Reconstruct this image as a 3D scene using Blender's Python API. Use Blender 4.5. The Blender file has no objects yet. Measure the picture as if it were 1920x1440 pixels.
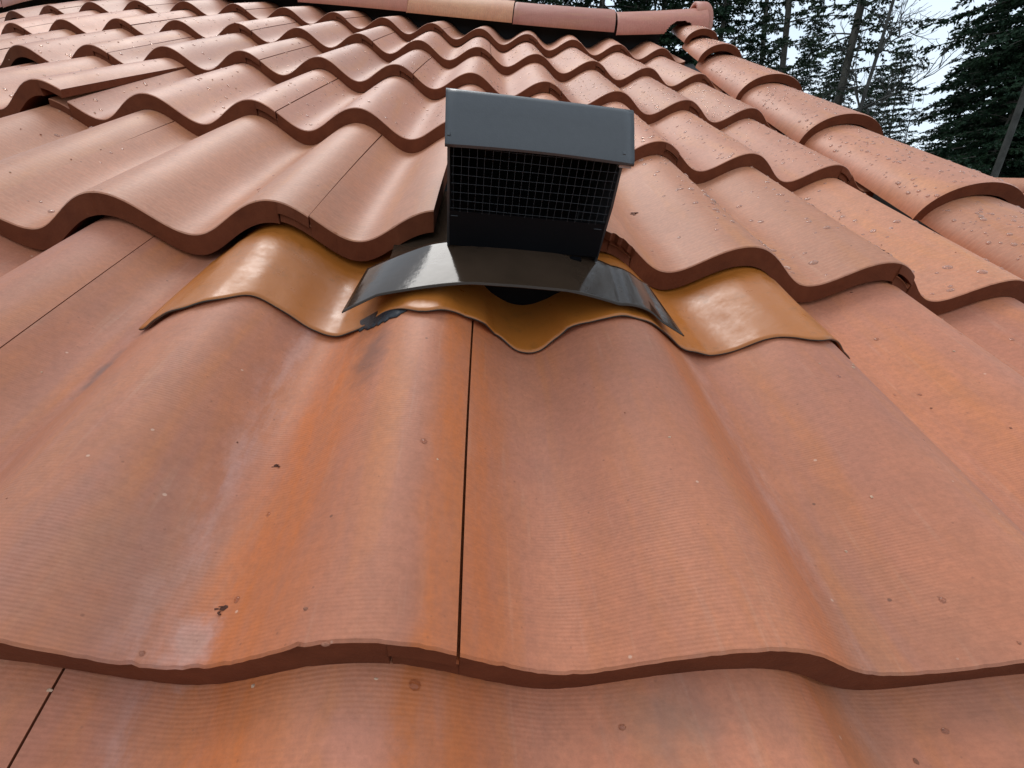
import bpy, math, random
import numpy as np
from mathutils import Matrix, Vector
random.seed(7)
rng = np.random.default_rng(7)
PI = math.pi
S = 0.165                      # one tile period in metres
PITCH = math.radians(21.0)
H = 4.0                        # height of the roof frame origin above the ground
CP, SP = math.cos(PITCH), math.sin(PITCH)
sc = bpy.context.scene

# ------------------------------------------------------------------ camera
def rotvec(r):
    r = np.array(r); th = np.linalg.norm(r); k = r/th
    K = np.array([[0,-k[2],k[1]],[k[2],0,-k[0]],[-k[1],k[0],0]])
    return np.eye(3)+math.sin(th)*K+(1-math.cos(th))*K@K
RC = rotvec([2.33255, 0.00146, 0.14048])
CAM = -RC.T@np.array([-0.37474, 0.76385, 1.06682])
W0 = np.array([[1,0,0],[0,CP,-SP],[0,SP,CP]])      # roof axes -> world axes
def rw(p):                                          # roof point (tile periods) -> world metres
    p = np.asarray(p, float)
    return (p@W0.T)*S+np.array([0,0,H])
cam = bpy.data.objects.new('camera', bpy.data.cameras.new('camera'))
sc.collection.objects.link(cam); sc.camera = cam
F = 838.93
cam.data.sensor_width = 36.0; cam.data.lens = F/1920*36.0
cam.data.clip_start = 0.01; cam.data.clip_end = 3000
cx, cy, cz = W0@RC[0], W0@(-RC[1]), W0@(-RC[2])
cl = rw(CAM)
M = Matrix(((cx[0],cy[0],cz[0],cl[0]),(cx[1],cy[1],cz[1],cl[1]),(cx[2],cy[2],cz[2],cl[2]),(0,0,0,1)))
cam.matrix_world = M
def ray(x, y):                                      # photo pixel -> world direction
    d = np.array([(x-960)/F, (y-720)/F, 1.0])
    d = W0@(RC.T@d)
    return d/np.linalg.norm(d)
def at(x, y, dist):                                 # point at a horizontal distance
    d = ray(x, y); return cl+d*(dist/math.hypot(d[0], d[1]))

# ------------------------------------------------------------------ sky, sun, exposure
w = bpy.data.worlds.new('World'); sc.world = w; w.use_nodes = True
nt = w.node_tree; bg = nt.nodes['Background']
SUN_EL, SUN_AZ = math.radians(50), math.radians(-20)   # azimuth from +Y towards +X
sky = nt.nodes.new('ShaderNodeTexSky'); sky.sky_type = 'NISHITA'; sky.sun_disc = False
sky.sun_elevation = SUN_EL; sky.sun_rotation = SUN_AZ
sky.air_density = 1.0; sky.dust_density = 3.0; sky.ozone_density = 1.0
# thin overcast: the blue sky washed with pale cloud
tc = nt.nodes.new('ShaderNodeTexCoord')
mp = nt.nodes.new('ShaderNodeMapping'); mp.inputs['Scale'].default_value = (1.5,1.5,4)
nz = nt.nodes.new('ShaderNodeTexNoise'); nz.inputs['Scale'].default_value = 2.2; nz.inputs['Detail'].default_value = 6
rp = nt.nodes.new('ShaderNodeValToRGB')
rp.color_ramp.elements[0].position = .3; rp.color_ramp.elements[0].color = (6.6,8.2,9.9,1)
rp.color_ramp.elements[1].position = .7; rp.color_ramp.elements[1].color = (8.9,10.1,11.2,1)
mx = nt.nodes.new('ShaderNodeMixRGB'); mx.inputs[0].default_value = .88
nt.links.new(tc.outputs['Generated'], mp.inputs[0]); nt.links.new(mp.outputs[0], nz.inputs['Vector'])
nt.links.new(nz.outputs[0], rp.inputs[0]); nt.links.new(sky.outputs[0], mx.inputs[1]); nt.links.new(rp.outputs[0], mx.inputs[2])
nt.links.new(mx.outputs[0], bg.inputs[0]); bg.inputs[1].default_value = 0.085
sl = bpy.data.lights.new('sun', 'SUN'); sl.energy = 0.9; sl.angle = math.radians(25); sl.color = (1,.97,.93)
so = bpy.data.objects.new('sun', sl); sc.collection.objects.link(so)
sd = Vector((math.sin(SUN_AZ)*math.cos(SUN_EL), math.cos(SUN_AZ)*math.cos(SUN_EL), math.sin(SUN_EL)))
so.rotation_euler = sd.to_track_quat('Z', 'Y').to_euler()
sc.view_settings.view_transform = 'Standard'; sc.view_settings.look = 'None'
sc.view_settings.exposure = 0.44; sc.view_settings.gamma = 1.0

# ------------------------------------------------------------------ roof frame: shape shared by tiles, flashing and vent
E_ = 2.32623
SX = [-.15847,-.15847,-.02315,.06617,.09505,.06398,-.08854,-.08854]
SY = [-.029,-.029,.01382,.01075,-.03578,-.06755,.06604,.06604]
YF = [(j-1)*E_+SY[j] for j in range(8)]
T = .13
WP = [.20344,.07412,-.11232,-.17847,.15293,-.00288,-.00248,.02131,-.03638,-.10044,.11071,-.12436,-.14408,-.00156,.06733,.12644,.00017,.02564,-.08363,.0958,-.02226]
def prof(u):
    a = 2*PI*np.asarray(u)
    return .034+.1165*np.cos(a)-.005*np.cos(2*a)+.003*np.sin(2*a)
def sxf(Y): return np.interp(Y, YF, SX)
def warp(P):
    P = np.asarray(P, float); X, Y, Z = P[...,0], P[...,1], P[...,2]
    a = X/5; b = (Y-5)/5; w_ = WP
    dx = w_[0]*a*a+w_[1]*a*b+w_[2]*a**3+w_[3]*a*a*b+w_[4]*b*b+w_[5]*a*b*b+w_[18]*a**4
    dy = w_[6]*a*a+w_[7]*a*b+w_[8]*a**3+w_[9]*a*a*b+w_[10]*b*b+w_[11]*a*b*b+w_[19]*a**4
    dz = w_[12]*a*a+w_[13]*a*b+w_[14]*a**3+w_[15]*a*a*b+w_[16]*b*b+w_[17]*a*b*b+w_[20]*a**4
    return np.stack([X+dx, Y+dy, Z+dz], -1)
def tile_top(X, Y, row):
    return prof(np.asarray(X)-sxf(Y)-(.020 if row == 1 else 0))-T*(np.asarray(Y)-YF[row])/E_

# ------------------------------------------------------------------ object helpers
def tag(o, label=None, cat=None, group=None, kind=None):
    if label: o['label'] = label
    if cat: o['category'] = cat
    if group: o['group'] = group
    if kind: o['kind'] = kind
    return o
def make(name, V, Fc, mats, parent=None, midx=None, uv=None, smooth=True, sharp=35, world=None):
    """V: world-space vertices; the origin goes to their mean (or the parent's origin)."""
    V = np.asarray(V, float).reshape(-1, 3)
    org = V.mean(0) if parent is None else np.zeros(3)
    po = np.array(parent['_o']) if parent is not None and '_o' in parent else np.zeros(3)
    if parent is not None: org = po
    me = bpy.data.meshes.new(name)
    me.from_pydata((V-org).tolist(), [], Fc if isinstance(Fc, list) else Fc.tolist())
    for m in (mats if isinstance(mats, (list, tuple)) else [mats]): me.materials.append(m)
    if midx is not None: me.polygons.foreach_set('material_index', list(midx))
    if uv is not None:
        l = me.uv_layers.new(name='UVMap')
        vi = np.zeros(len(me.loops), int); me.loops.foreach_get('vertex_index', vi)
        l.data.foreach_set('uv', np.asarray(uv)[vi].ravel())
    if smooth:
        me.polygons.foreach_set('use_smooth', [True]*len(me.polygons))
        if sharp: me.set_sharp_from_angle(angle=math.radians(sharp))
    me.update()
    o = bpy.data.objects.new(name, me); sc.collection.objects.link(o)
    if parent is not None: o.parent = parent
    else: o.location = org.tolist()
    return o
def empty(name, loc):
    o = bpy.data.objects.new(name, None); o.empty_display_size = .05
    o.location = [float(v) for v in loc]; o['_o'] = [float(v) for v in loc]
    sc.collection.objects.link(o); return o
class MB:
    def __init__(s): s.V = []; s.F = []; s.M = []
    def add(s, V, Fc, m=0):
        n = len(s.V); s.V += [tuple(v) for v in V]; s.F += [[i+n for i in f] for f in Fc]; s.M += [m]*len(Fc)
    def box(s, P, m=0):     # 8 corners: bottom 4 then top 4
        s.add(P, [(3,2,1,0),(4,5,6,7),(0,1,5,4),(1,2,6,5),(2,3,7,6),(3,0,4,7)], m)
    def tube(s, pts, rad, n=6, m=0, cap=True):
        pts = [np.array(p, float) for p in pts]; k = len(pts)
        rad = rad if hasattr(rad, '__len__') else [rad]*k
        V = []
        for i, p in enumerate(pts):
            d = pts[min(i+1, k-1)]-pts[max(i-1, 0)]; d = d/(np.linalg.norm(d)+1e-12)
            a = np.cross(d, [0,0,1.0]);
            if np.linalg.norm(a) < .1: a = np.cross(d, [1.0,0,0])
            a /= np.linalg.norm(a); b = np.cross(d, a)
            for t in range(n):
                th = 2*PI*t/n; V.append(p+rad[i]*(math.cos(th)*a+math.sin(th)*b))
        Fc = [(i*n+t, i*n+(t+1)%n, (i+1)*n+(t+1)%n, (i+1)*n+t) for i in range(k-1) for t in range(n)]
        if cap: Fc += [tuple(range(n))[::-1], tuple((k-1)*n+t for t in range(n))]
        s.add(V, Fc, m)
    def build(s, name, mats, parent=None, **k):
        return make(name, np.array(s.V), s.F, mats, parent, midx=s.M, **k)

# ------------------------------------------------------------------ materials
def newmat(name):
    m = bpy.data.materials.new(name); m.use_nodes = True
    n = m.node_tree; n.nodes.clear()
    out = n.nodes.new('ShaderNodeOutputMaterial'); b = n.nodes.new('ShaderNodeBsdfPrincipled')
    n.links.new(b.outputs[0], out.inputs[0]); return m, n, b
class G:
    def __init__(s, nt): s.t = nt
    def n(s, ty, ins=None, **kw):
        nd = s.t.nodes.new(ty)
        for k, v in kw.items(): setattr(nd, k, v)
        for k, v in (ins or {}).items():
            if hasattr(v, 'is_output') or isinstance(v, bpy.types.NodeSocket): s.t.links.new(v, nd.inputs[k])
            else: nd.inputs[k].default_value = v
        return nd
    def math(s, op, a, b=0.0, c=0.0, clamp=False):
        return s.n('ShaderNodeMath', {0:a,1:b,2:c}, operation=op, use_clamp=clamp).outputs[0]
    def mix(s, f, a, b, mode='MIX'):
        return s.n('ShaderNodeMixRGB', {0:f,1:a,2:b}, blend_type=mode).outputs[0]
    def noise(s, v, scale, detail=3, rough=.5, dist=0.0):
        return s.n('ShaderNodeTexNoise', {'Vector':v,'Scale':scale,'Detail':detail,'Roughness':rough,'Distortion':dist}).outputs[0]
    def map(s, v, sc_=(1,1,1), loc=(0,0,0)):
        return s.n('ShaderNodeMapping', {'Vector':v,'Scale':sc_,'Location':loc}).outputs[0]
    def ramp(s, f, els):
        r = s.n('ShaderNodeValToRGB', {0:f}); cr = r.color_ramp
        while len(cr.elements) < len(els): cr.elements.new(.5)
        for e, (p, c) in zip(cr.elements, els):
            e.position = p; e.color = c if len(c) == 4 else (*c, 1)
        return r.outputs[0]
    def rv(s, f, els): return s.ramp(f, [(p, (v,v,v,1)) for p, v in els])
def terracotta(name, a, b, c, stain=None, line=.5, rough=.5, grain=False, swirl=.0):
    m, nt, bs = newmat(name); g = G(nt)
    uv = g.n('ShaderNodeUVMap').outputs[0]
    oi = g.n('ShaderNodeObjectInfo').outputs['Random']
    sep = g.n('ShaderNodeSeparateXYZ', {0:uv}); U, Vv = sep.outputs[0], sep.outputs[1]
    off = g.n('ShaderNodeCombineXYZ', {0:g.math('MULTIPLY', oi, 37.0), 1:g.math('MULTIPLY', oi, 11.0), 2:oi}).outputs[0]
    uvo = g.n('ShaderNodeVectorMath', {0:uv,1:off}, operation='ADD').outputs[0]
    n1 = g.noise(g.map(uvo, (1.3,.45,1)), 1.6, 5, .6, .6)
    n2 = g.noise(g.map(uvo, (3.2,.35,1)), 2.0, 4, .55, .3)
    n3 = g.noise(g.map(uvo, (1.0,1.0,1)), 9.0, 5, .65, .4)
    col = g.mix(g.rv(n1, [(.36,0),(.62,1)]), a, b)
    col = g.mix(g.math('MULTIPLY', g.rv(n2, [(.5,0),(.72,1)]), .75), col, c)
    # tone of the single tile
    tone = g.math('MULTIPLY_ADD', oi, .26, .86)
    col = g.mix(1.0, col, g.n('ShaderNodeCombineXYZ', {0:tone,1:tone,2:tone}).outputs[0], 'MULTIPLY')
    col = g.mix(g.math('MULTIPLY', g.rv(n3, [(.35,1),(.6,0)]), .20), col, (.27,.105,.055,1))
    # faint pale drag marks along the tile and curved wire marks
    n4 = g.noise(g.map(uvo, (9,.5,1)), 3.0, 3, .6, .2)
    col = g.mix(g.math('MULTIPLY', g.rv(n4, [(.6,0),(.78,1)]), .16), col, (.66,.43,.29,1))
    sw = g.n('ShaderNodeTexWave', {'Vector':g.map(uvo, (.7,1.6,1)),'Scale':5.0,'Distortion':7.0,'Detail':2.0,'Detail Scale':.7}, bands_direction='Y').outputs['Fac']
    col = g.mix(g.math('MULTIPLY', g.rv(sw, [(.75,0),(1,1)]), (.015 if stain else .07)+swirl), col, (.62,.36,.22,1))
    if stain:
        base = g.n('ShaderNodeMapRange', {0:g.math('ADD', U, g.math('MULTIPLY', g.math('SUBTRACT', g.noise(g.map(uv, (.6,.8,1)), 2.5, 3), .5), .22)), 1:-2.0, 2:3.0, 3:0.0, 4:1.0}).outputs[0]
        def um(els): return g.rv(base, [((x+2)/5, v) for x, v in els])
        nn = g.noise(g.map(uv, (6,1.0,1)), 2.0, 5, .6)
        nk = g.rv(nn, [(.34,.35),(.62,1)])
        col = g.mix(g.math('MULTIPLY', g.math('MULTIPLY', um([(-.62,0),(-.45,.85),(-.28,.7),(-.12,.12),(.08,0),(.13,.8),(.28,.7),(.4,0),(1.12,0),(1.25,.7),(1.33,.5),(1.42,0)]), nk), stain), col, (.58,.145,.026,1))
        base2 = g.n('ShaderNodeMapRange', {0:g.math('ADD', U, g.math('MULTIPLY', g.math('SUBTRACT', g.noise(g.map(uv, (.5,1.4,1)), 3.5, 4), .5), .16)), 1:-2.0, 2:3.0, 3:0.0, 4:1.0}).outputs[0]
        ef = g.rv(base2, [((x+2)/5, v) for x, v in [(-1.5,0),(-1.44,.4),(-1.36,0),(-.70,0),(-.62,.8),(-.53,0),(1.34,0),(1.40,.6),(1.48,0)]])
        n5 = g.noise(g.map(uv, (7,1.6,1)), 2.0, 6, .65)
        col = g.mix(g.math('MULTIPLY', g.math('MULTIPLY', ef, g.rv(n5, [(.42,0),(.6,1)])), .42), col, (.60,.38,.34,1))
        def spot(x0, y0, rx, ry, k, c_, thr=(.9,.45)):
            nonlocal col
            d = g.n('ShaderNodeVectorMath', {0:g.map(uv, (1/rx,1/ry,1), (-x0/rx,-y0/ry,0))}, operation='LENGTH').outputs['Value']
            d = g.math('ADD', d, g.math('MULTIPLY', g.math('SUBTRACT', g.noise(uv, 14, 5, .65), .5), 1.3))
            col = g.mix(g.math('MULTIPLY', g.rv(d, [(thr[1],1),(thr[0],0)]), k), col, c_)
        spot(-.50, .04, .09, .11, .26, (.60,.47,.46,1)); spot(-.50, .03, .06, .05, .5, (.40,.21,.15,1))
        spot(-.22, 1.22, .10, .30, .6, (.10,.05,.04,1), (1.0,.2)); spot(-1.42, 1.15, .05, .22, .7, (.16,.11,.10,1), (1.0,.2))
        spot(.02, -.20, .14, .09, .6, (.55,.20,.12,1)); spot(.78, -.15, .16, .14, .45, (.22,.15,.11,1), (1.0,.2))
        spot(-.75, .25, .30, .35, .35, (.33,.19,.14,1), (1.0,.1)); spot(.9, .7, .35, .5, .3, (.50,.16,.07,1), (1.0,.1))
        # olive dirt veil in patches
        n6 = g.noise(g.map(uv, (1,.5,1)), 1.1, 4, .6, .8)
        col = g.mix(g.math('MULTIPLY', g.rv(n6, [(.55,0),(.72,1)]), .22), col, (.34,.18,.10,1))
    # specks of clay dust
    vo = g.n('ShaderNodeTexVoronoi', {'Vector':uvo,'Scale':9.0,'Randomness':1.0})
    sp = g.rv(vo.outputs['Distance'], [(.035,1),(.055,0)])
    pick = g.rv(g.n('ShaderNodeSeparateXYZ', {0:vo.outputs['Color']}).outputs[0], [(.72,0),(.74,1)])
    col = g.mix(g.math('MULTIPLY', g.math('MULTIPLY', sp, pick), .55), col, (.75,.5,.36,1))
    sp2 = g.rv(g.n('ShaderNodeTexVoronoi', {'Vector':g.map(uvo,(1,1,1),(3.3,1.7,0)),'Scale':5.0}).outputs['Distance'], [(.022,1),(.034,0)])
    pit = g.rv(g.n('ShaderNodeTexVoronoi', {'Vector':uvo,'Scale':26.0}).outputs['Distance'], [(.06,1),(.12,0)])
    col = g.mix(g.math('MULTIPLY', g.math('MULTIPLY', pit, g.rv(n3, [(.5,0),(.6,1)])), .45), col, (.14,.05,.025,1))
    col = g.mix(g.math('MULTIPLY', sp2, .7), col, (.10,.04,.02,1))
    fine = g.noise(uvo, 42.0, 6, .8)
    col = g.mix(g.math('MULTIPLY', g.rv(fine, [(.35,1),(.62,0)]), .30), col, (.2,.07,.035,1))
    nt.links.new(col, bs.inputs['Base Color'])
    r = g.math('MULTIPLY_ADD', n1, .22, rough-.11)
    nt.links.new(r, bs.inputs['Roughness'])
    bs.inputs['Specular IOR Level'].default_value = .45
    # wire-cut striations across the tile: real relief
    wob = g.math('MULTIPLY', g.noise(g.map(uvo, (1.2,.6,1)), 1.4, 3), .06)
    ph = g.math('MULTIPLY', g.math('ADD', Vv, wob), 2*PI*88)
    si = g.math('MULTIPLY', g.math('SINE', ph), g.rv(g.math('MULTIPLY_ADD', Vv, .2, .2), [(.30,1),(.62,0)]))
    amp = g.rv(g.noise(g.map(uvo, (.8,1.2,1), (5,2,0)), 1.5, 3), [(.40,.15),(.6,1)])
    hgt = g.math('MULTIPLY', g.math('MULTIPLY', si, amp), line)
    hgt = g.math('MULTIPLY', hgt, .42)
    hgt = g.math('ADD', hgt, g.math('MULTIPLY', g.noise(uvo, 55.0, 5, .75), 1.5))
    hgt = g.math('ADD', hgt, g.math('MULTIPLY', n3, 2.2))
    bp = g.n('ShaderNodeBump', {'Height':hgt,'Strength':.5,'Distance':.00018})
    nt.links.new(bp.outputs[0], bs.inputs['Normal'])
    return m
def simple(name, col, rough=.5, metal=0.0, spec=.5, bump=0, bscale=60, var=.15, coat=0):
    m, nt, bs = newmat(name); g = G(nt)
    tcn = g.n('ShaderNodeTexCoord').outputs['Object']
    n1 = g.noise(tcn, bscale*.25, 5, .6)
    k = [c*(1-var) for c in col]; k2 = [min(1, c*(1+var)) for c in col]
    nt.links.new(g.ramp(n1, [(.3,k),(.7,k2)]), bs.inputs['Base Color'])
    bs.inputs['Roughness'].default_value = rough; bs.inputs['Metallic'].default_value = metal
    bs.inputs['Specular IOR Level'].default_value = spec
    bs.inputs['Coat Weight'].default_value = coat; bs.inputs['Coat Roughness'].default_value = .12
    if bump:
        b = g.n('ShaderNodeBump', {'Height':g.noise(tcn, bscale, 4, .6),'Strength':.6,'Distance':bump})
        nt.links.new(b.outputs[0], bs.inputs['Normal'])
    return m
M_near = terracotta('terracotta_near', (.57,.195,.095,1), (.48,.172,.098,1), (.60,.19,.058,1), stain=1.0, line=1.0, rough=.56)
M_field = terracotta('terracotta_field', (.60,.235,.125,1), (.55,.225,.135,1), (.64,.25,.10,1), line=0, rough=.50)
M_low = terracotta('terracotta_second_course', (.60,.22,.105,1), (.57,.235,.13,1), (.64,.235,.08,1), line=.1, rough=.52, swirl=.1)
M_pink = terracotta('terracotta_pink', (.56,.205,.135,1), (.48,.15,.10,1), (.56,.22,.11,1), line=0, rough=.55)
M_orange = terracotta('terracotta_orange', (.74,.33,.15,1), (.70,.27,.13,1), (.78,.38,.17,1), line=0, rough=.55, swirl=.28)
M_red = terracotta('terracotta_red', (.48,.145,.09,1), (.52,.19,.11,1), (.42,.12,.10,1), line=0, rough=.55)
def butt_mat():  # raw clay, its colour darkened further to carry the shade on butt faces
    m, nt, bs = newmat('shaded_raw_clay_edge'); g = G(nt)
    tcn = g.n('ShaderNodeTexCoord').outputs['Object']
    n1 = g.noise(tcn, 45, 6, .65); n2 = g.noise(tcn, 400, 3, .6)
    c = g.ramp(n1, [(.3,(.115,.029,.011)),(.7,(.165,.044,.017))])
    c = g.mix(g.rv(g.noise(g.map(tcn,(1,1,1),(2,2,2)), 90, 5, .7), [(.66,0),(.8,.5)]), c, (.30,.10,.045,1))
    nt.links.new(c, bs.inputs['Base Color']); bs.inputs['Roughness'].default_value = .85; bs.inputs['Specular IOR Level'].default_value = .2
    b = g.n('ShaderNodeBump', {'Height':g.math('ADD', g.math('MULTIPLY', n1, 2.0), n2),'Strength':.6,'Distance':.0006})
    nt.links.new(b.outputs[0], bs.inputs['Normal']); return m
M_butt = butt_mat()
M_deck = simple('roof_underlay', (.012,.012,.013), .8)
M_vent = simple('dark_painted_metal', (.030,.028,.029), .38, 0, .8, .0002, 700, .1, .15)
M_skirt = simple('bronze_painted_flashing', (.040,.024,.015), .12, 0, .20, .0006, 34, .4, .0)
M_inner = simple('vent_inside_black', (.004,.004,.005), .45, 0, .15)
M_wire = simple('galvanised_wire', (.06,.062,.067), .5, .2)
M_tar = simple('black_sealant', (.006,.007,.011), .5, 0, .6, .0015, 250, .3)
def lead_mat():
    m, nt, bs = newmat('tan_painted_lead'); g = G(nt)
    t = g.n('ShaderNodeTexCoord').outputs['Object']
    n1 = g.noise(t, 9, 5, .6, .5)
    c = g.ramp(n1, [(.3,(.41,.120,.016)),(.7,(.48,.150,.024))])
    c = g.mix(g.math('MULTIPLY', g.rv(g.noise(t, 55, 6, .75), [(.55,0),(.7,1)]), .35), c, (.16,.07,.02,1))
    sc1 = g.noise(g.map(t, (300,30,30)), 1.0, 3, .6)
    c = g.mix(g.math('MULTIPLY', g.rv(sc1, [(.66,0),(.8,1)]), .3), c, (.25,.11,.03,1))
    nt.links.new(c, bs.inputs['Base Color'])
    nt.links.new(g.rv(g.noise(t, 40, 5, .7), [(.3,.24),(.7,.50)]), bs.inputs['Roughness']); bs.inputs['Specular IOR Level'].default_value = .5
    b = g.n('ShaderNodeBump', {'Height':g.math('ADD', g.math('MULTIPLY', g.noise(t, 26, 3, .55, .4), 1.6), g.math('MULTIPLY', g.noise(t, 500, 4, .7), .10)),'Strength':.5,'Distance':.0013})
    nt.links.new(b.outputs[0], bs.inputs['Normal']); return m
M_lead = lead_mat()
M_leadedge = simple('lead_cut_edge', (.05,.035,.025), .4)
def water_mat():
    m, nt, bs = newmat('rain_water')
    bs.inputs['Base Color'].default_value = (.86,.56,.42,1); bs.inputs['Roughness'].default_value = .10
    bs.inputs['Specular IOR Level'].default_value = .35
    bs.inputs['Transmission Weight'].default_value = .7; bs.inputs['IOR'].default_value = 1.33
    return m
M_water = water_mat()
def clear_mat():
    m, nt, bs = newmat('clear_rain_water')
    bs.inputs['Base Color'].default_value = (1,.92,.86,1); bs.inputs['Roughness'].default_value = .03
    bs.inputs['Transmission Weight'].default_value = 1; bs.inputs['IOR'].default_value = 1.33
    return m
M_clear = clear_mat()
M_chip = simple('dry_clay_crumb', (.30,.12,.07), .8, 0, .3, 0, 60, .5)
M_leaf = simple('dry_brown_leaf', (.09,.028,.014), .7, 0, .3, 0, 60, .4)
M_palechip = simple('pale_clay_smear', (.55,.34,.22), .8)

# ------------------------------------------------------------------ S-shaped roof tiles
def tile_chain(i, du, cl_=None, cr_=None, gap=.0085):
    """(u, top drop, bottom kind) pairs across the tile; returns arrays u, dt, db (offsets below the profile)"""
    L0, L1, R0, R1 = i+.06, i+.230, i+2.054, i+2.230-gap
    hm = .064
    pts = []
    def seg(a, b, t, bo):
        n = max(2, int(math.ceil((b-a)/du))+1)
        for u in np.linspace(a, b, n): pts.append((u, t, bo))
    seg(L0, L1-.002, hm+.003, .127)
    seg(L1, R0, 0.0, .127)
    seg(R0+.001, R1, 0.0, hm)
    P = np.array(pts)
    if cl_ is not None:
        k = P[:,0] > cl_; r = P[k][0].copy(); r[0] = cl_; P = np.vstack([r, P[k]])
    if cr_ is not None:
        k = P[:,0] < cr_; r = P[k][-1].copy(); r[0] = cr_; P = np.vstack([P[k], r])
    return P
def tile_part(P, ys, row, lift, tilt, dx, chip, sd, Y0):
    n, m = len(P), len(ys)
    u = P[:,0]
    rg = np.random.default_rng(sd)
    fe = .003*np.sin(u*5+sd)+.001*np.sin(u*17+sd*2)
    ch = np.abs(rg.normal(0, .0014, n))
    for _ in range(chip*3):
        c0 = rg.uniform(u[0], u[-1]); ch += rg.uniform(.002,.008)*np.exp(-((u-c0)/rg.uniform(.005,.016))**2)
    fe = fe+ch
    V = []; UV = []
    for lay in (0, 1):
        for k, y in enumerate(ys):
            Y = Y0+y+(fe if (k <= 1 and lay == 0) else fe*.3 if k <= 1 else 0)*(1 if Y0 == YF[row] or True else 0)
            if lay == 1 and k == 0: Y = Y-(.008 if row <= 1 else .022)
            Y = np.broadcast_to(Y, u.shape)
            X = u+sxf(np.clip(Y, YF[0], YF[7]))+dx
            z = prof(u)-T*(Y-YF[row])/E_
            if lay == 0:
                z = z-P[:,1]-(.006+ch*.5 if k == 0 else 0)
            else: z = z-P[:,2]
            z = z+lift*(1-(Y-YF[row])/(E_+.4))+tilt*(u-u.mean())*(1-(Y-YF[row])/(E_+.4))
            V.append(np.stack([X, Y, z], 1)); UV.append(np.stack([u, Y], 1))
    V = np.concatenate(V); UV = np.concatenate(UV)
    Fc = []; mi = []
    N = n*m
    g = lambda l, k, a: l*N+k*n+a
    for k in range(m-1):
        for a in range(n-1):
            Fc.append((g(0,k,a), g(0,k,a+1), g(0,k+1,a+1), g(0,k+1,a))); mi.append(0)
            Fc.append((g(1,k,a), g(1,k+1,a), g(1,k+1,a+1), g(1,k,a+1))); mi.append(1)
        Fc.append((g(0,k,0), g(0,k+1,0), g(1,k+1,0), g(1,k,0))); mi.append(1)
        Fc.append((g(0,k,n-1), g(1,k,n-1), g(1,k+1,n-1), g(0,k+1,n-1))); mi.append(1)
    for a in range(n-1):
        Fc.append((g(0,0,a), g(1,0,a), g(1,0,a+1), g(0,0,a+1))); mi.append(1)
        Fc.append((g(0,m-1,a), g(0,m-1,a+1), g(1,m-1,a+1), g(1,m-1,a))); mi.append(1)
    return V, Fc, mi, UV
def yset(res):
    return np.unique(np.concatenate([[0,.008,.03], np.linspace(.08, E_+.42, res)]))
def build_tile(row, i, mat, lift=0, tilt=0, dx=0, chip=2, clip=None, sd=0, cr_=None):
    du = .02 if row <= 2 else .03 if row <= 4 else .045
    ys = yset(40 if row <= 2 else 18)
    if clip is None:
        V, Fc, mi, UV = tile_part(tile_chain(i, du, None, cr_, .005 if row == 0 else (.003 if i < -2 else .009) if row == 1 else .0085), ys, row, lift, tilt, dx, chip, sd, YF[row])
    else:
        V = []; Fc = []; mi = []; UV = []; n = 0
        a, b, yc = clip
        for (l, r, y) in ((None, a, ys), (b, None, ys), (a+.001, b-.001, np.linspace(yc, ys[-1], 8))):
            v, f, m_, u_ = tile_part(tile_chain(i, du, l, r), y, row, lift if l is None else lift*.4, 0, dx, chip, sd+3, YF[row])
            V.append(v); UV.append(u_); mi += m_; Fc += [tuple(q+n for q in ff) for ff in f]; n += len(v)
        V = np.concatenate(V); UV = np.concatenate(UV)
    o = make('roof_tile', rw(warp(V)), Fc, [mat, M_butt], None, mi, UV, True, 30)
    return o
ORD = ['first','second','third','fourth','fifth','sixth','seventh','eighth','ninth','tenth','eleventh']
COURSE = {0:'the lowest course, at the bottom edge of the photo', 1:'the big course below the vent flashing', 2:'the course beside the vent body',
          3:'the course right behind the vent', 4:'the second course behind the vent', 5:'the third course behind the vent', 6:'the topmost course under the ridge'}
LEFT = {0:-3, 1:-4, 2:-5, 3:-6, 4:-9, 5:-10, 6:-13}
SPECIAL = {
    (3,-6): ('lifted terracotta tile gaping with a black gap along its right joint', dict(lift=.065, tilt=.02)),
    (2,-1): ('terracotta tile cut out around the dark vent body', dict(clip=(-.03,.955,3.15), lift=.055)),
    (2,-3): ('broad terracotta tile whose edge laps over left end of tan flashing', dict(lift=.03, tilt=.01)),
    (2,1): ('terracotta tile lapping over the right half of the tan flashing', dict(lift=.02)),
    (1,-2): ('largest tile left of the central joint, with orange stain and chalky streak', dict(chip=2)),
    (1,0): ('largest tile right of the central joint, below the tan flashing', dict(chip=1)),
}
sd = 0; LIFT = {}
for row in range(7):
    par = (row+1) % 2
    top_i = 4 if row >= 0 else 4
    idx = [i for i in range(LEFT[row], 5) if (i % 2) == par]
    idx = idx[::-1]
    for k, i in enumerate(idx):
        sd += 1
        kw = dict(lift=rng.uniform(0,.008), tilt=rng.uniform(-.0015,.0015), dx=rng.uniform(-.003,.003), chip=int(rng.integers(1,4)))
        last = i+2 > 4
        lab = 'terracotta S-tile, %s from right end of %s' % (ORD[k], COURSE[row].replace(', at the bottom edge of the photo',''))
        if row == 1: kw['dx'] = .020
        if (row, i) in SPECIAL:
            lab, ex = SPECIAL[(row, i)]; kw.update(ex)
        LIFT[(row,i)] = (kw['lift'], kw['tilt'])
        mat = M_near if row <= 1 else M_low if row == 2 else M_field
        if last: kw['cr_'] = 4.62
        o = build_tile(row, i, mat, sd=sd, **kw)
        tag(o, lab, 'roof tile', 'terracotta S-tiles laid in courses on the roof slope', 'thing')

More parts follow.
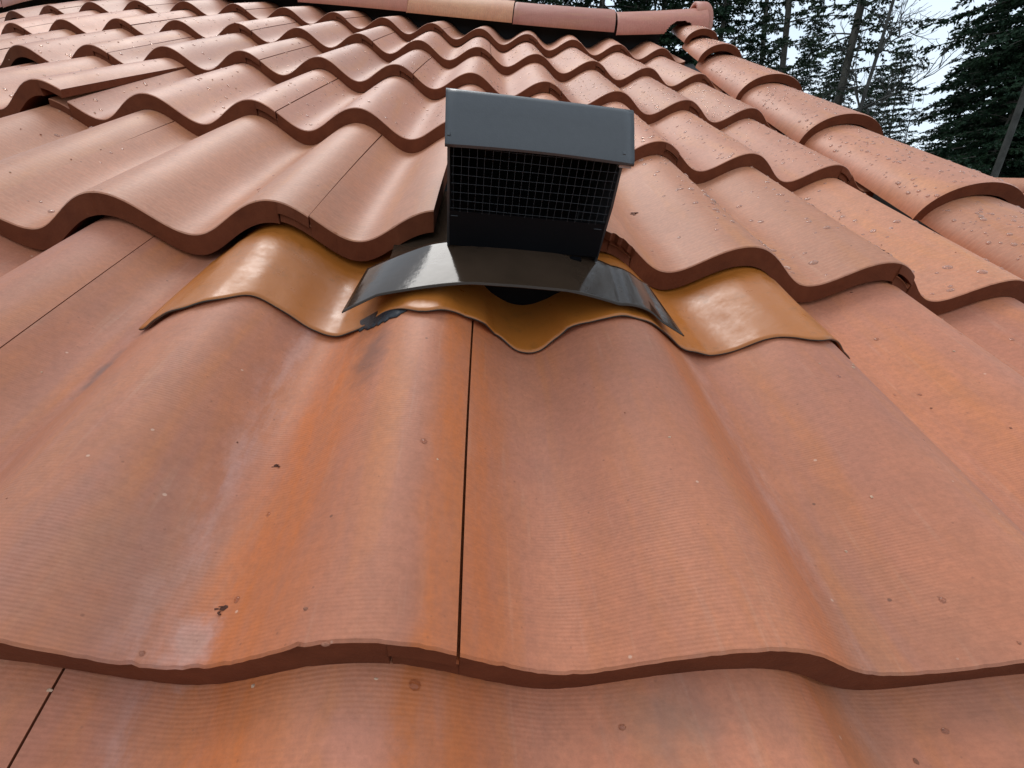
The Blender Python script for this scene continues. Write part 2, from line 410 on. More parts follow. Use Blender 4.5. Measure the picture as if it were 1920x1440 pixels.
# ------------------------------------------------------------------ barrel tiles on the rake and on the ridge
def barrel(P0, axis, side, up, length, w0, w1, s0, s1, th, mats, name='rake_tile', do_warp=True, notch=None, n=28, m=10, scale=1.0, f2w=None, drop=0):
    """half-round tile; P0 front left-right centre in roof units, w width, s rise"""
    V = []; UV = []
    axis, side, up = [np.array(v, float) for v in (axis, side, up)]
    ts = np.concatenate([[0,.01,.03], np.linspace(.08,1,m)])
    for lay in (0,1):
        for k, t in enumerate(ts):
            w = (w0+(w1-w0)*t)/2-(th if lay else 0); s = s0+(s1-s0)*t-(th if lay else 0)
            for a in range(n+1):
                ph = PI*a/n
                p = np.array(P0)+axis*length*t+side*(-w*math.cos(ph))+up*(s*math.sin(ph)-drop*t)
                if k == 0 and lay == 0: p = p-up*.008
                V.append(p); UV.append((-w*math.cos(ph)+P0[0]*1.0, t*length+P0[1]*.31))
    m = len(ts); N = (n+1)*m; g = lambda l,k,a: l*N+k*(n+1)+a
    Fc = []; mi = []
    for k in range(m-1):
        for a in range(n):
            Fc.append((g(0,k,a),g(0,k,a+1),g(0,k+1,a+1),g(0,k+1,a))); mi.append(0)
            Fc.append((g(1,k,a),g(1,k+1,a),g(1,k+1,a+1),g(1,k,a+1))); mi.append(1)
        Fc.append((g(0,k,0),g(0,k+1,0),g(1,k+1,0),g(1,k,0))); mi.append(1)
        Fc.append((g(0,k,n),g(1,k,n),g(1,k+1,n),g(0,k+1,n))); mi.append(1)
    for a in range(n):
        Fc.append((g(0,0,a),g(1,0,a),g(1,0,a+1),g(0,0,a+1))); mi.append(1)
        Fc.append((g(0,m-1,a),g(0,m-1,a+1),g(1,m-1,a+1),g(1,m-1,a))); mi.append(1)
    V = np.array(V)
    if notch is not None:       # cut away faces inside a round-headed notch given by a test on the roof-space centre
        keep = [not notch(V[list(f)].mean(0)) for f in Fc]
        Fc = [f for f, q in zip(Fc, keep) if q]; mi = [q2 for q2, q in zip(mi, keep) if q]
    W = rw(warp(V)) if do_warp else (f2w(V) if f2w else V)
    return make(name, W, Fc, list(mats), None, mi, np.array(UV), True, 40)
rk = 'barrel tiles down the right rake of the roof'
rake = [(-.75,-.04,1.0,'barrel rake tile lowest on the right edge, mostly out of frame'),
        (1.55,-.04,1.0,'barrel rake tile leaving the photo at the right edge'),
        (3.86,-.04,1.0,'largest barrel rake tile with its dark open end in full view'),
        (6.14,-.04,1.0,'middle barrel rake tile dotted with raindrops, second open end from right'),
        (8.42,-.04,1.0,'barrel rake tile third up from the photo right edge'),
        (10.8,.10,.76,'small barrel rake tile second below the ridge end'),
        (12.15,.22,.64,'topmost short barrel rake tile tucked under the ridge arch')]
for k, (y, z, s_, lab) in enumerate(rake):
    L = 2.75 if k < 5 else 1.7
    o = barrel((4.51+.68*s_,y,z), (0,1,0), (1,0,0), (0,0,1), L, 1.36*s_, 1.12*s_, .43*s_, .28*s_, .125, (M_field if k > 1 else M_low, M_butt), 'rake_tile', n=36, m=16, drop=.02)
    tag(o, lab, 'rake tile', rk, 'thing')
RY = 13.0
rid = [(-13.9,.17,'leftmost ridge tile, only a sliver at the top left corner',M_pink),(-11.5,.18,'ridge tile above the far left end of the tile courses',M_red),
       (-9.1,.17,'ridge tile just above the frame, third from the left end',M_pink),(-6.7,.15,'ridge tile above the frame before the visible reddish one',M_red),
       (-4.29,.13,'reddish ridge cap tile left of the orange one',M_red),(-1.90,.15,'bright orange ridge cap tile with swirled grain',M_orange),
       (.53,.17,'pink ridge cap tile right of the orange one',M_pink),(3.0,.16,'last pink ridge tile with an arch cut over the rake tile',M_pink)]
for k, (x, z, lab, mt) in enumerate(rid):
    L = 2.42
    up = (0,0,1); ax = (1,0,.015)
    nt_ = None; L_ = L
    if k == 7:
        ax = (1,0,.075); L_ = 2.32
        def nt_(c):      # arch cut in the front (down-slope) side
            return c[1] < RY+.5 and abs(c[0]-4.62) < .42 and (c[2]-.20) < .30*math.sqrt(max(0, 1-((c[0]-4.62)/.42)**2))
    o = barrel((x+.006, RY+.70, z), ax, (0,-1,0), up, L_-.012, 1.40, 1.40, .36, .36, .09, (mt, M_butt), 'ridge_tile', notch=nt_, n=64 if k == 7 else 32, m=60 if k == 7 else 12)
    tag(o, lab, 'ridge tile', 'barrel tiles capping the ridge', 'thing')
# rounded ridge end behind the last cap
def dome(c, r, L, mat, name):
    V = []; Fc = []; UV = []; n = 24; m = 14
    prof_ = [(0, 1.0), (L*.5, 1.0)]+[(L*.5+r*.55*math.sin(t), math.cos(t)) for t in np.linspace(.1, PI/2*.98, m)]
    for (dx, k) in prof_:
        for a in range(n+1):
            ph = -.35+(PI+.7)*a/n
            V.append((c[0]+dx, c[1]-r*k*math.cos(ph), c[2]+r*k*math.sin(ph))); UV.append((a/n*2, dx))
    for k in range(len(prof_)-1):
        for a in range(n): Fc.append((k*(n+1)+a, k*(n+1)+a+1, (k+1)*(n+1)+a+1, (k+1)*(n+1)+a))
    return make(name, rw(warp(np.array(V))), Fc, [mat], None, None, np.array(UV), True, 0)
o = dome((5.05, RY+.85, .22), .50, .55, M_pink, 'ridge_end_tile')
sol = o.modifiers.new('thick', 'SOLIDIFY'); sol.thickness = .012
tag(o, 'rounded pink end tile closing the ridge behind the last cap', 'ridge end tile', None, 'thing')

# ------------------------------------------------------------------ tan lead flashing
FE = [(-1.479,1.475,-.147),(-1.36,1.43,-.085),(-1.129,1.394,.072),(-1.027,1.443,.074),(-.906,1.56,-.008),(-.759,1.56,-.093),(-.634,1.543,-.156),(-.493,1.516,-.15),(-.412,1.528,-.139),(-.272,1.56,-.059),(-.073,1.455,.082),(.132,1.52,.017),(.242,1.54,-.025),(.318,1.56,-.132),(.427,1.492,-.152),(.524,1.487,-.147),(.598,1.527,-.136),(.659,1.55,-.043),(.834,1.545,.034),(1.031,1.556,.038),(1.132,1.56,-.007),(1.354,1.56,-.132),(1.484,1.56,-.151),(1.669,1.56,-.083),(1.783,1.555,-.011),(1.922,1.468,.081),(2.161,1.56,-.015),(2.335,1.60,-.12)]
FE = np.array(FE)
def smooth_interp(x, xp, fp):
    # monotone-ish cubic (Catmull-Rom in x) for a supple sheet
    xp = np.asarray(xp); fp = np.asarray(fp); m_ = np.gradient(fp, xp)
    k = np.clip(np.searchsorted(xp, x)-1, 0, len(xp)-2)
    h = xp[k+1]-xp[k]; t = (x-xp[k])/h
    return ((2*t**3-3*t**2+1)*fp[k]+(t**3-2*t**2+t)*h*m_[k]+(-2*t**3+3*t**2)*fp[k+1]+(t**3-t**2)*h*m_[k+1])
xs = np.linspace(FE[0,0], FE[-1,0], 220); ms = 40
yf = smooth_interp(xs, FE[:,0], FE[:,1]); zf = smooth_interp(xs, FE[:,0], FE[:,2])
zf = .5*zf+.5*np.interp(xs, FE[:,0], FE[:,2])
zf = np.maximum(zf, tile_top(xs, yf, 1)+.018)+.003*np.sin(xs*23)+.002*np.sin(xs*41+1)
V = []; top = []
for r_ in range(ms):
    t = r_/(ms-1)
    x = xs.copy()
    # the left side runs back a little to the right, the right side almost straight
    x = x+(np.clip((-.9-xs)/.58, 0, 1))*.10*t
    y = yf+(2.78-yf)*t
    zt_ = tile_top(x, y, 1)
    off0 = zf-tile_top(xs, yf, 1)
    off = off0*np.exp(-t*2.2)+.012*(1-np.exp(-t*2.2))+.006*np.sin(x*9+y*5)*(1-t)+.006
    off = np.where(y > 2.25, np.minimum(off, .010), off)
    off = np.maximum(off, .007)
    z = zt_+off
    V.append(np.stack([x, y, z], 1))
V = np.concatenate(V); n_ = len(xs)
Fc = [(k*n_+a, k*n_+a+1, (k+1)*n_+a+1, (k+1)*n_+a) for k in range(ms-1) for a in range(n_-1)]
fl = make('lead_flashing', rw(warp(V)), Fc, [M_lead, M_leadedge], None, None, V[:,:2], True, 0)
sol = fl.modifiers.new('thick', 'SOLIDIFY'); sol.thickness = .0015; sol.offset = -1; sol.material_offset_rim = 1
tag(fl, 'tan painted sheet flashing draped wavy over the tiles below the vent', 'flashing')

# ------------------------------------------------------------------ dark vent: skirt, body, hood, screen
vent = empty('roof_vent', rw(warp(np.array([.46,2.1,.1]))))
tag(vent, 'dark brown metal roof vent with hooded mesh opening and curved skirt', 'roof vent', None, 'thing')
xa, xb = -.465, 1.262
xs = np.linspace(xa, xb, 90); ms = 20; V = []
c0 = .40
def skz(x):
    d = np.abs(x-c0)/.88
    # flat in the middle, creased where it bends down to the wings
    return .165-.150*np.clip((d-.26)/.74, 0, None)**1.32-.012*d
yfr = 1.60-.10*np.clip((np.abs(xs-c0)/.88-.8)/.2, 0, 1)
ybk = 2.08-.06*np.clip((np.abs(xs-c0)-.50)/.35, 0, 1)**1.2
xin = np.clip((np.abs(xs-c0)-.4)/.5, 0, 1)*np.sign(xs-c0)
for r_ in range(ms):
    t = r_/(ms-1)
    y = yfr+(ybk-yfr)*t
    x = xs-xin*.05*t
    z = skz(xs)-.04*t*np.clip((c0-xs-.45)/.4, 0, 1)
    z = np.maximum(z, tile_top(x, y, 1)+.055)
    V.append(np.stack([x, y, z], 1))
V = np.concatenate(V); n_ = len(xs)
Fc = [(k*n_+a, k*n_+a+1, (k+1)*n_+a+1, (k+1)*n_+a) for k in range(ms-1) for a in range(n_-1)]
sk = make('skirt', rw(warp(V)), Fc, [M_skirt, M_leadedge], vent, None, V[:,:2], True, 0)
sol = sk.modifiers.new('thick', 'SOLIDIFY'); sol.thickness = .0009; sol.offset = -1; sol.material_offset_rim = 1
def R8(x0, x1, y0, y1, z0, z1, sh=0.0):
    return rw(warp(np.array([(x0,y0,z0),(x1,y0,z0),(x1,y1,z0),(x0,y1,z0),(x0,y0,z1),(x1,y0,z1),(x1,y1,z1),(x0,y1,z1)])))
mb = MB()
# base pan running back under the tiles, round the body
for a_, b_ in ((-.30,.034),(.901,1.03)):
    mb = MB()
    P4 = [(a_,2.03,.0),(b_,2.03,.06),(b_,2.22,.058),(a_,2.22,-.03)] if a_ < 0 else [(a_,2.03,.06),(b_,2.03,.01),(b_,2.22,-.01),(a_,2.22,.03)]
    mb.box(rw(warp(np.array([(x,y,z-.006) for x,y,z in P4]+P4))))
    zl, zr2 = P4[3][2], P4[2][2]
    P5 = [(a_,2.221,zl),(b_,2.221,zr2),(b_,3.2,.0),(a_,3.2,-.05)]
    mb.box(rw(warp(np.array([(x,y,z-.006) for x,y,z in P5]+P5))))
    mb.build('base_pan', M_skirt, vent, smooth=False)
mb = MB()  # black sheet added under the skirt so the cavity there goes dark
for x0_, x1_, y_ in ((.16,.78,1.965),):
    xx = np.linspace(x0_, x1_, 5)
    lo_ = [(x, y_, float(tile_top(x, y_, 1))-.01) for x in xx]
    mb.add(rw(warp(np.array(lo_+[(x, y_, .150) for x in xx]+[(x, 2.0, .150) for x in xx]))), [(k,k+1,6+k,5+k) for k in range(4)]+[(5+k,6+k,11+k,10+k) for k in range(4)])
mb.build('skirt_shade_blocker', M_inner, vent, smooth=False)
# body: two side walls, back wall, top, lower front panel, with open front
mb = MB()
X0, X1 = .037, .885
def wall(P):   # quad extruded slightly: P 4 roof points, thickness vector
    pass
def prism(mb, poly, x0, x1):  # poly in (y,z), extruded in x
    n = len(poly)
    Vp = [(x0,y,z) for y,z in poly]+[(x1,y,z) for y,z in poly]
    Fp = [tuple(range(n))[::-1], tuple(range(n,2*n))]+[(k,(k+1)%n,n+(k+1)%n,n+k) for k in range(n)]
    mb.add(rw(warp(np.array(Vp))), Fp)
side = [(2.02,.12),(3.12,-.02),(3.12,.30),(2.80,.60),(2.20,.82),(2.0,.70),(1.985,.45)]
for x in (X0, X1-.012): prism(mb, side, x, x+.012)
mb.box(R8(X0+.013, X1-.013, 3.10, 3.115, -.02, .30))
prism(mb, [(3.10,.30),(3.115,.30),(2.80,.60),(2.79,.588)], X0+.013, X1-.013)
prism(mb, [(2.80,.60),(2.22,.812),(2.22,.80),(2.79,.588)], X0+.013, X1-.013)
mb.build('body', M_vent, vent, smooth=False)
mb = MB(); prism(mb, [(1.995,.16),(2.005,.16),(2.005,.35),(1.995,.35)], X0+.013, X1-.013)
mb.build('front_panel', M_inner, vent, smooth=False)
mb = MB(); prism(mb, [(2.6,.0),(2.61,.0),(2.61,.72),(2.6,.72)], X0+.014, X1-.014)
mb.build('inner_baffle', M_inner, vent, smooth=False)
# hood: slanted face with folded lip
mb = MB()
HX0, HX1 = .026, .930
nx = 16
def hood_row(y, z, bow=0):
    return [(HX0+(HX1-HX0)*k/nx, y, z+bow*math.sin(PI*k/nx)) for k in range(nx+1)]
rows = [hood_row(1.985,.655,.012), hood_row(1.975,.655,.010), hood_row(1.975,.668,.008), hood_row(1.985,.682,.006), hood_row(2.03,.722), hood_row(2.10,.785), hood_row(2.165,.838), hood_row(2.18,.846), hood_row(2.20,.846), hood_row(2.8,.63)]
Vh = [p for r_ in rows for p in r_]
Fh = [(r_*(nx+1)+k, r_*(nx+1)+k+1, (r_+1)*(nx+1)+k+1, (r_+1)*(nx+1)+k) for r_ in range(len(rows)-1) for k in range(nx)]
ho = make('hood', rw(warp(np.array(Vh))), Fh, [M_vent], vent, None, None, True, 35)
sol = ho.modifiers.new('thick', 'SOLIDIFY'); sol.thickness = .0010; sol.offset = -1
bv = None
for x, s_ in ((HX0+.006, 1), (HX1-.014, 1)):
    mb = MB(); prism(mb, [(1.995,.655),(2.18,.60),(2.4,.55),(2.8,.60),(2.8,.615),(2.19,.832),(2.168,.826),(1.997,.675)], x, x+.008)
    mb.build('hood_side', M_vent, vent, smooth=False)
mb = MB(); mb.box(R8(.865,.925,1.99,2.02,.640,.652)); mb.build('rivet_tab', simple('bare_metal_tab', (.55,.42,.38), .5), vent, smooth=False)
# wire screen
mb = MB()
nx, nz_ = 22, 8
for k in range(nx):
    x = X0+.03+(X1-X0-.06)*k/(nx-1)
    pts = [rw(warp(np.array([x+.0015*math.sin(k*3+z*20), 1.992, z]))) for z in np.linspace(.345+.01*(k % 3 == 0), .668, 5)]
    mb.tube(pts, .00016, 5)
for k in range(nz_):
    z = .365+(.655-.365)*k/(nz_-1)
    pts = [rw(warp(np.array([x, 1.989, z+.0015*math.sin(k*2+x*9)]))) for x in np.linspace(X0+.018, X1-.018, 9)]
    mb.tube(pts, .00016, 5)
for x0, x1, z in ((X0+.02, X0+.055, .325), (X1-.07, X1-.03, .322)):
    mb.tube([rw(warp(np.array([x, 1.99, z]))) for x in (x0, x1)], .0003, 5)
mb.build('wire_screen', M_wire, vent)

# ------------------------------------------------------------------ black sealant smear under the flashing edge
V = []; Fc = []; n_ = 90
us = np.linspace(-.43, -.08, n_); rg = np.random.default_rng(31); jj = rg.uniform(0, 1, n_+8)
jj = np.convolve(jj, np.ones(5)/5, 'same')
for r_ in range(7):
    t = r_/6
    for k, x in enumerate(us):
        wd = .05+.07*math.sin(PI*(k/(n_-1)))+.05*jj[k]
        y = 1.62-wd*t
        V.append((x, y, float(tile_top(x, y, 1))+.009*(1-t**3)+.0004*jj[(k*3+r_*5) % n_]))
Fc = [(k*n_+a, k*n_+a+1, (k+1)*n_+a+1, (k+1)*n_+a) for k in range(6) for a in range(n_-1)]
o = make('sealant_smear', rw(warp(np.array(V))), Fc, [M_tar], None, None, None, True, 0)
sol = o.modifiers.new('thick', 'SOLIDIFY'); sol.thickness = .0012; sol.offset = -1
tag(o, 'black sealant smeared under the lip of the tan flashing', 'sealant')

# ------------------------------------------------------------------ broken tile chip by the vent, leaf scraps, crumbs
def lump(c, size, seed, row=1, flat=.35, jag=.35, lift=0):
    rg = np.random.default_rng(seed); V = []; n, m = 9, 5
    rd = 1+jag*rg.uniform(-1, 1, n)
    for k in range(m):
        ph = (k/(m-1)-.5)*PI
        for a in range(n):
            th = 2*PI*a/n
            V.append((c[0]+size[0]*rd[a]*math.cos(ph)*math.cos(th), c[1]+size[1]*rd[a]*math.cos(ph)*math.sin(th), c[2]+lift+size[2]*math.sin(ph)*(1+.3*rg.uniform(-1,1))))
    Fc = [(k*n+a, k*n+(a+1)%n, (k+1)*n+(a+1)%n, (k+1)*n+a) for k in range(m-1) for a in range(n)]
    return V, Fc
def row_of(Y): return max(j for j in range(7) if YF[j] <= Y+1e-6)
def on(X, Y, row=None):
    row = row_of(Y) if row is None else row
    return (X, Y, float(tile_top(X, Y, row)))
def unproject(x, y, row):
    v = np.array([.5, 2.0])
    c_ = np.array(RC)
    def pj(v):
        P = warp(np.array(on(v[0], v[1], row))); c = RC@(P-CAM)
        return np.array([960+F*c[0]/c[2], 720+F*c[1]/c[2]])
    best = None
    for g0 in ((.5,1.),(-2,2.5),(2,3),(3,5)):
        v = np.array(g0, float)
        for _ in range(40):
            f = pj(v)-[x,y]; J = np.zeros((2,2))
            for k in range(2):
                d = v.copy(); d[k] += 1e-5; J[:,k] = (pj(d)-[x,y]-f)/1e-5
            try: s_ = np.linalg.solve(J, -f)
            except Exception: break
            v = v+s_*min(1, .4/(np.linalg.norm(s_)+1e-9))
            v = np.clip(v, -15, 15)
        e = np.linalg.norm(pj(v)-[x,y])
        if best is None or e < best[0]: best = (e, v)
    return best[1]
leafs = [((1187,404),2,.05,'dry brown leaf scrap on the tile corner beside the vent'),
         ((1683,438),2,.045,'dark dry needle scrap on the tile right of the vent'),
         ((519,876),1,.018,'small dark red bud scale on the chalky streak'),
         ((416,1146),1,.020,'dark red bark crumb below the chalky streak')]
for k, ((x, y), row, s_, lab) in enumerate(leafs):
    v = unproject(x, y, row); mb = MB()
    rg = np.random.default_rng(k+50)
    for q_ in range(5):
        a, b = rg.uniform(-s_, s_, 2)*.6
        Vl, Fl = lump(on(v[0]+a, v[1]+b, row), (s_*rg.uniform(.25,.8), s_*rg.uniform(.12,.3), s_*.12), k*9+q_, lift=s_*rg.uniform(.1,.4), jag=.6)
        mb.add(rw(warp(np.array(Vl))), Fl)
    tag(mb.build('leaf_scrap', M_leaf), lab, 'leaf scrap', 'bits of dry plant matter on the tiles')
mb = MB(); rg = np.random.default_rng(99)
for k in range(420):
    Y = rg.uniform(-.6, 12); X = rg.uniform(-3-.6*Y, 4.3)
    if -.6 < X < 1.4 and 1.2 < Y < 3.2: continue
    s_ = rg.uniform(.0025,.007)*(1+.05*Y)
    Vl, Fl = lump(on(X, Y), (s_*rg.uniform(.7,2.0), s_, s_*.5), 1000+k, lift=s_*.2)
    mb.add(rw(warp(np.array(Vl))), Fl, 0 if rg.random() < .55 else 1)
tag(mb.build('clay_crumbs', [M_chip, M_palechip]), 'crumbs of clay and dust scattered over the tiles', 'crumbs', kind='stuff')
# broken lip of tile beside the vent: a loose shard bridging the joint
P = []
V = []; Fc = []
us = np.linspace(.99, 1.225, 14)
for lay in (0, 1):
    for t in (0, .12, .5, .8):
        for k, u in enumerate(us):
            y = YF[2]-.035+.10*math.sin(k*1.7)*.15+t*(.75-.25*(k/13)); x = u+float(sxf(y))
            z = float(prof(u))-T*(y-YF[2])/E_+.046-.075*(u-.99)-(.060 if lay else 0)-(0.01 if t == 0 and lay == 0 else 0)
            V.append((x, y, z))
n_ = 14; N = n_*4; g_ = lambda l,k,a: l*N+k*n_+a
mi = []
for k in range(3):
    for a in range(n_-1):
        Fc.append((g_(0,k,a),g_(0,k,a+1),g_(0,k+1,a+1),g_(0,k+1,a))); mi.append(0)
        Fc.append((g_(1,k,a),g_(1,k+1,a),g_(1,k+1,a+1),g_(1,k,a+1))); mi.append(1)
    Fc.append((g_(0,k,0),g_(0,k+1,0),g_(1,k+1,0),g_(1,k,0))); mi.append(1)
    Fc.append((g_(0,k,n_-1),g_(1,k,n_-1),g_(1,k+1,n_-1),g_(0,k+1,n_-1))); mi.append(1)
for a in range(n_-1):
    Fc.append((g_(0,0,a),g_(1,0,a),g_(1,0,a+1),g_(0,0,a+1))); mi.append(1)
    Fc.append((g_(0,3,a),g_(0,3,a+1),g_(1,3,a+1),g_(1,3,a))); mi.append(1)
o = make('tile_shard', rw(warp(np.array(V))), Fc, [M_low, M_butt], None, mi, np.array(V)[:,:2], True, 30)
tag(o, 'cracked terracotta shard at the joint just right of the vent', 'tile shard')

# ------------------------------------------------------------------ raindrops lying on the clay
def drops():
    rg = np.random.default_rng(5); Vs = []; Fs = []; Ms = []; n = 0
    na, nk = 8, 3
    def lift_at(X, Y, row):
        u = X-float(sxf(Y))
        for (r_, i), (lf, tl) in LIFT.items():
            if r_ == row and i+.227 <= u < i+2.227: return (lf+tl*(u-i-1.14))*(1-(Y-YF[row])/(E_+.4))
        return 0
    def add(X, Y, r, asp, row, ang):
        r = r*(.85 if row < 2 else 1.2)
        nonlocal n
        base = []
        for k in range(nk+1):
            ph = PI/2*k/nk
            for a in range(na):
                th = 2*PI*a/na
                lx, ly = r*math.cos(ph)*math.cos(th), r*asp*math.cos(ph)*math.sin(th)*(1.15 if math.sin(th) < 0 else .9)
                x = X+lx*math.cos(ang)-ly*math.sin(ang); y = Y+lx*math.sin(ang)+ly*math.cos(ang)
                base.append((x, y, r*.5*math.sin(ph)-.0008, 0))
            if k == nk: break
        b = np.array(base)
        z = tile_top(b[:,0], b[:,1], row)+b[:,2]+lift_at(X, Y, row)
        Vs.append(np.stack([b[:,0], b[:,1], z], 1))
        for k in range(nk):
            for a in range(na): Fs.append((n+k*na+a, n+k*na+(a+1)%na, n+(k+1)*na+(a+1)%na, n+(k+1)*na+a))
        Fs.append(tuple(n+a for a in range(na))[::-1]); Fs.append(tuple(n+nk*na+a for a in range(na)))
        n += (nk+1)*na; Ms.extend([1 if row < 2 else 0]*(nk*na+2))
    # density per unit area by row and side
    for row in range(0, 7):
        y0, y1 = YF[row]+.03, YF[row+1]-.02
        left = LEFT[row]+.4
        for (a, b, den, rmin, rmax) in {
            0: [(-1.2,2.4,5,.010,.022)], 1: [(-1.2,1.4,1.0,.008,.016),(1.5,4.4,9,.009,.022)],
            2: [(-4.5,-.8,3,.006,.015),(1.2,1.8,2,.008,.016),(1.8,4.4,42,.008,.024)],
            3: [(left,-1,26,.006,.016),(-1,1.4,40,.006,.014),(1.4,4.4,85,.007,.017)],
            4: [(left,-1,36,.006,.015),(-1,1.2,30,.006,.014),(1.2,4.4,105,.006,.015)],
            5: [(left,1,30,.006,.014),(1,4.4,80,.006,.014)], 6: [(left,1,22,.006,.013),(1,4.4,50,.006,.013)]}[row]:
            if b <= a: continue
            N = int(den*(1.7 if row > 1 else 1)*(b-a)*(y1-y0))
            for _ in range(N):
                X = rg.uniform(a, b); Y = rg.uniform(y0, y1)
                if row == 2 and -.1 < X < 1.0: continue
                if row == 1 and Y > 1.3 and X < 2.4: continue
                if rg.random() > .25+.75*abs(math.sin(X*2.7+row)*math.sin(Y*1.9+X)): continue
                r = rmin+(rmax-rmin)*rg.random()**2.2
                add(X, Y, r, rg.uniform(.8,1.5), row, rg.uniform(-.5,.5))
    return np.concatenate(Vs), Fs, Ms
V, Fs, Ms = drops()
o = make('raindrops', rw(warp(V)), Fs, [M_water, M_clear], None, Ms, None, True, 60)
tag(o, 'raindrops beaded over the terracotta tiles', 'raindrops', kind='stuff')
# drops on the rake barrels
rg = np.random.default_rng(12); Vs = []; Fs = []; n = 0
for (y, z, s_, lab), L in zip(rake, (2.3,2.3,2.28,2.28,2.4,1.35,.8)):
    for _ in range(int(150*L)):
        th = rg.uniform(.12, 1)*PI*.95; t = rg.uniform(.03, L)
        LL = 2.75 if L > 2 and y < 9 else 1.7; w_ = (1.36-.24*t/LL)*s_/2; h_ = (.43-.15*t/LL)*s_
        r = .008+.015*rg.random()**2.2
        c = np.array([4.51+.68*s_-w_*math.cos(th), y+t, z+h_*math.sin(th)-.02*t/2.75])
        nn = np.array([-math.cos(th)/w_, 0, math.sin(th)/h_]); nn /= np.linalg.norm(nn)
        tx = np.array([nn[2],0,-nn[0]]); asp = rg.uniform(.8,1.5)
        for k in range(4):
            ph = PI/2*k/3
            for a in range(8):
                q_ = 2*PI*a/8
                Vs.append(c+tx*r*math.cos(ph)*math.cos(q_)+np.array([0,1,0])*r*asp*math.cos(ph)*math.sin(q_)+nn*(r*.42*math.sin(ph)-.001))
        for k in range(3):
            for a in range(8): Fs.append((n+k*8+a, n+k*8+(a+1)%8, n+(k+1)*8+(a+1)%8, n+(k+1)*8+a))
        Fs.append(tuple(n+a for a in range(8))[::-1]); Fs.append(tuple(n+24+a for a in range(8))); n += 32
o = make('raindrops', rw(warp(np.array(Vs))), Fs, [M_water], None, None, None, True, 60)
tag(o, 'raindrops beaded over the barrel tiles of the rake', 'raindrops', kind='stuff')

# ------------------------------------------------------------------ roof deck, gable and house below
def sheet(x0, x1, y0, y1, z, nx=24, ny=20):
    return [[(x0+(x1-x0)*a/nx, y0+(y1-y0)*b/ny, z) for a in range(nx+1)] for b in range(ny+1)]
g_ = sheet(-14.5, 5.45, -2.6, 13.7, -.42)
V = np.array([p for r_ in g_ for p in r_]); nx = 25
Fc = [(k*nx+a, k*nx+a+1, (k+1)*nx+a+1, (k+1)*nx+a) for k in range(20) for a in range(24)]
V[:,2] -= .0
house = empty('house', rw((0,0,-3)))
tag(house, 'low house wing carrying the terracotta roof, walls below the eave', 'house', None, 'thing')
dk = make('roof_deck', rw(warp(V)), Fc, [M_deck], house, None, None, True, 0)
sol = dk.modifiers.new('thick', 'SOLIDIFY'); sol.thickness = .02; sol.offset = -1
rp_ = rw(warp(np.array([5.4,13.8,-.1]))); lp_ = rw(warp(np.array([-14.5,13.8,-.1])))
er = rw(warp(np.array([5.4,-2.5,-.6]))); el = rw(warp(np.array([-14.5,-2.5,-.6])))
mb = MB()
back = 5.0
mb.add([rp_-[0,0,.03], lp_-[0,0,.03], lp_+[0,back,-back*.38], rp_+[0,back,-back*.38]], [(0,1,2,3)])
mb.build('rear_roof_slope', M_deck, house, smooth=False)
mb = MB()
M_stucco = simple('pale_stucco', (.42,.36,.28), .9, 0, .2, .002, 30, .1)
y0, y1 = er[1]+.5, rp_[1]+back-.6
ht = er[2]-.06
x0, x1 = el[0]+.2, er[0]-.15
mb.box([(x0,y0,0),(x1,y0,0),(x1,y1,0),(x0,y1,0),(x0,y0,ht),(x1,y0,ht),(x1,y1,ht),(x0,y1,ht)])
mb.build('wall', M_stucco, house, smooth=False)
mb = MB()   # gable boards
M_fascia = simple('dark_brown_fascia', (.07,.045,.03), .6)
mb.tube([er+[0,0,-.03], rp_+[0,0,-.12]], .05, 4); mb.tube([er+[0,0,-.02], el+[0,0,-.02]], .05, 4)
mb.build('fascia', M_fascia, house, smooth=False)
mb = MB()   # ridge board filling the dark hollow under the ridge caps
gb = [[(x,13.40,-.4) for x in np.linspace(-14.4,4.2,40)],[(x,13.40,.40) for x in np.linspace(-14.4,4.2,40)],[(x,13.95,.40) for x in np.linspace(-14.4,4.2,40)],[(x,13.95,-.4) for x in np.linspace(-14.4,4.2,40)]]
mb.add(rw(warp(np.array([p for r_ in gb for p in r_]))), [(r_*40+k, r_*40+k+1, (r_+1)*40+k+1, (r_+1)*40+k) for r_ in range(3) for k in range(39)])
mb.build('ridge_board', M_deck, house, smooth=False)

# ------------------------------------------------------------------ lower neighbouring wing beyond the rake
lw = at(1862, 352, 5.2)
d0 = at(1800, 334, 5.2); d1 = at(1990, 362, 5.0)
lx = (d1-d0); lx[2] = 0; lx /= np.linalg.norm(lx); ly = np.array([-lx[1], lx[0], 0])
wing = empty('lower_roof_wing', (d0[0], d0[1], 0)); tag(wing, 'lower tiled roof wing just showing past the right rake', 'roof wing', None, 'thing')
zr = d0[2]-.07
def wl(a, b, c): return d0*[1,1,0]+lx*a+ly*b+np.array([0,0,c])
mb = MB(); pt = math.tan(math.radians(20))
mb.add([wl(-1.0,0,zr-.06), wl(4,0,zr-.06), wl(4,-2.6,zr-.06-2.6*pt), wl(-1.0,-2.6,zr-.06-2.6*pt)], [(0,1,2,3)])
mb.add([wl(-1.0,0,zr-.06), wl(4,0,zr-.06), wl(4,2.6,zr-.06-2.6*pt), wl(-1.0,2.6,zr-.06-2.6*pt)], [(3,2,1,0)])
mb.build('roof_deck', M_deck, wing, smooth=False)
mb = MB(); zz = zr-.1-2.3*pt
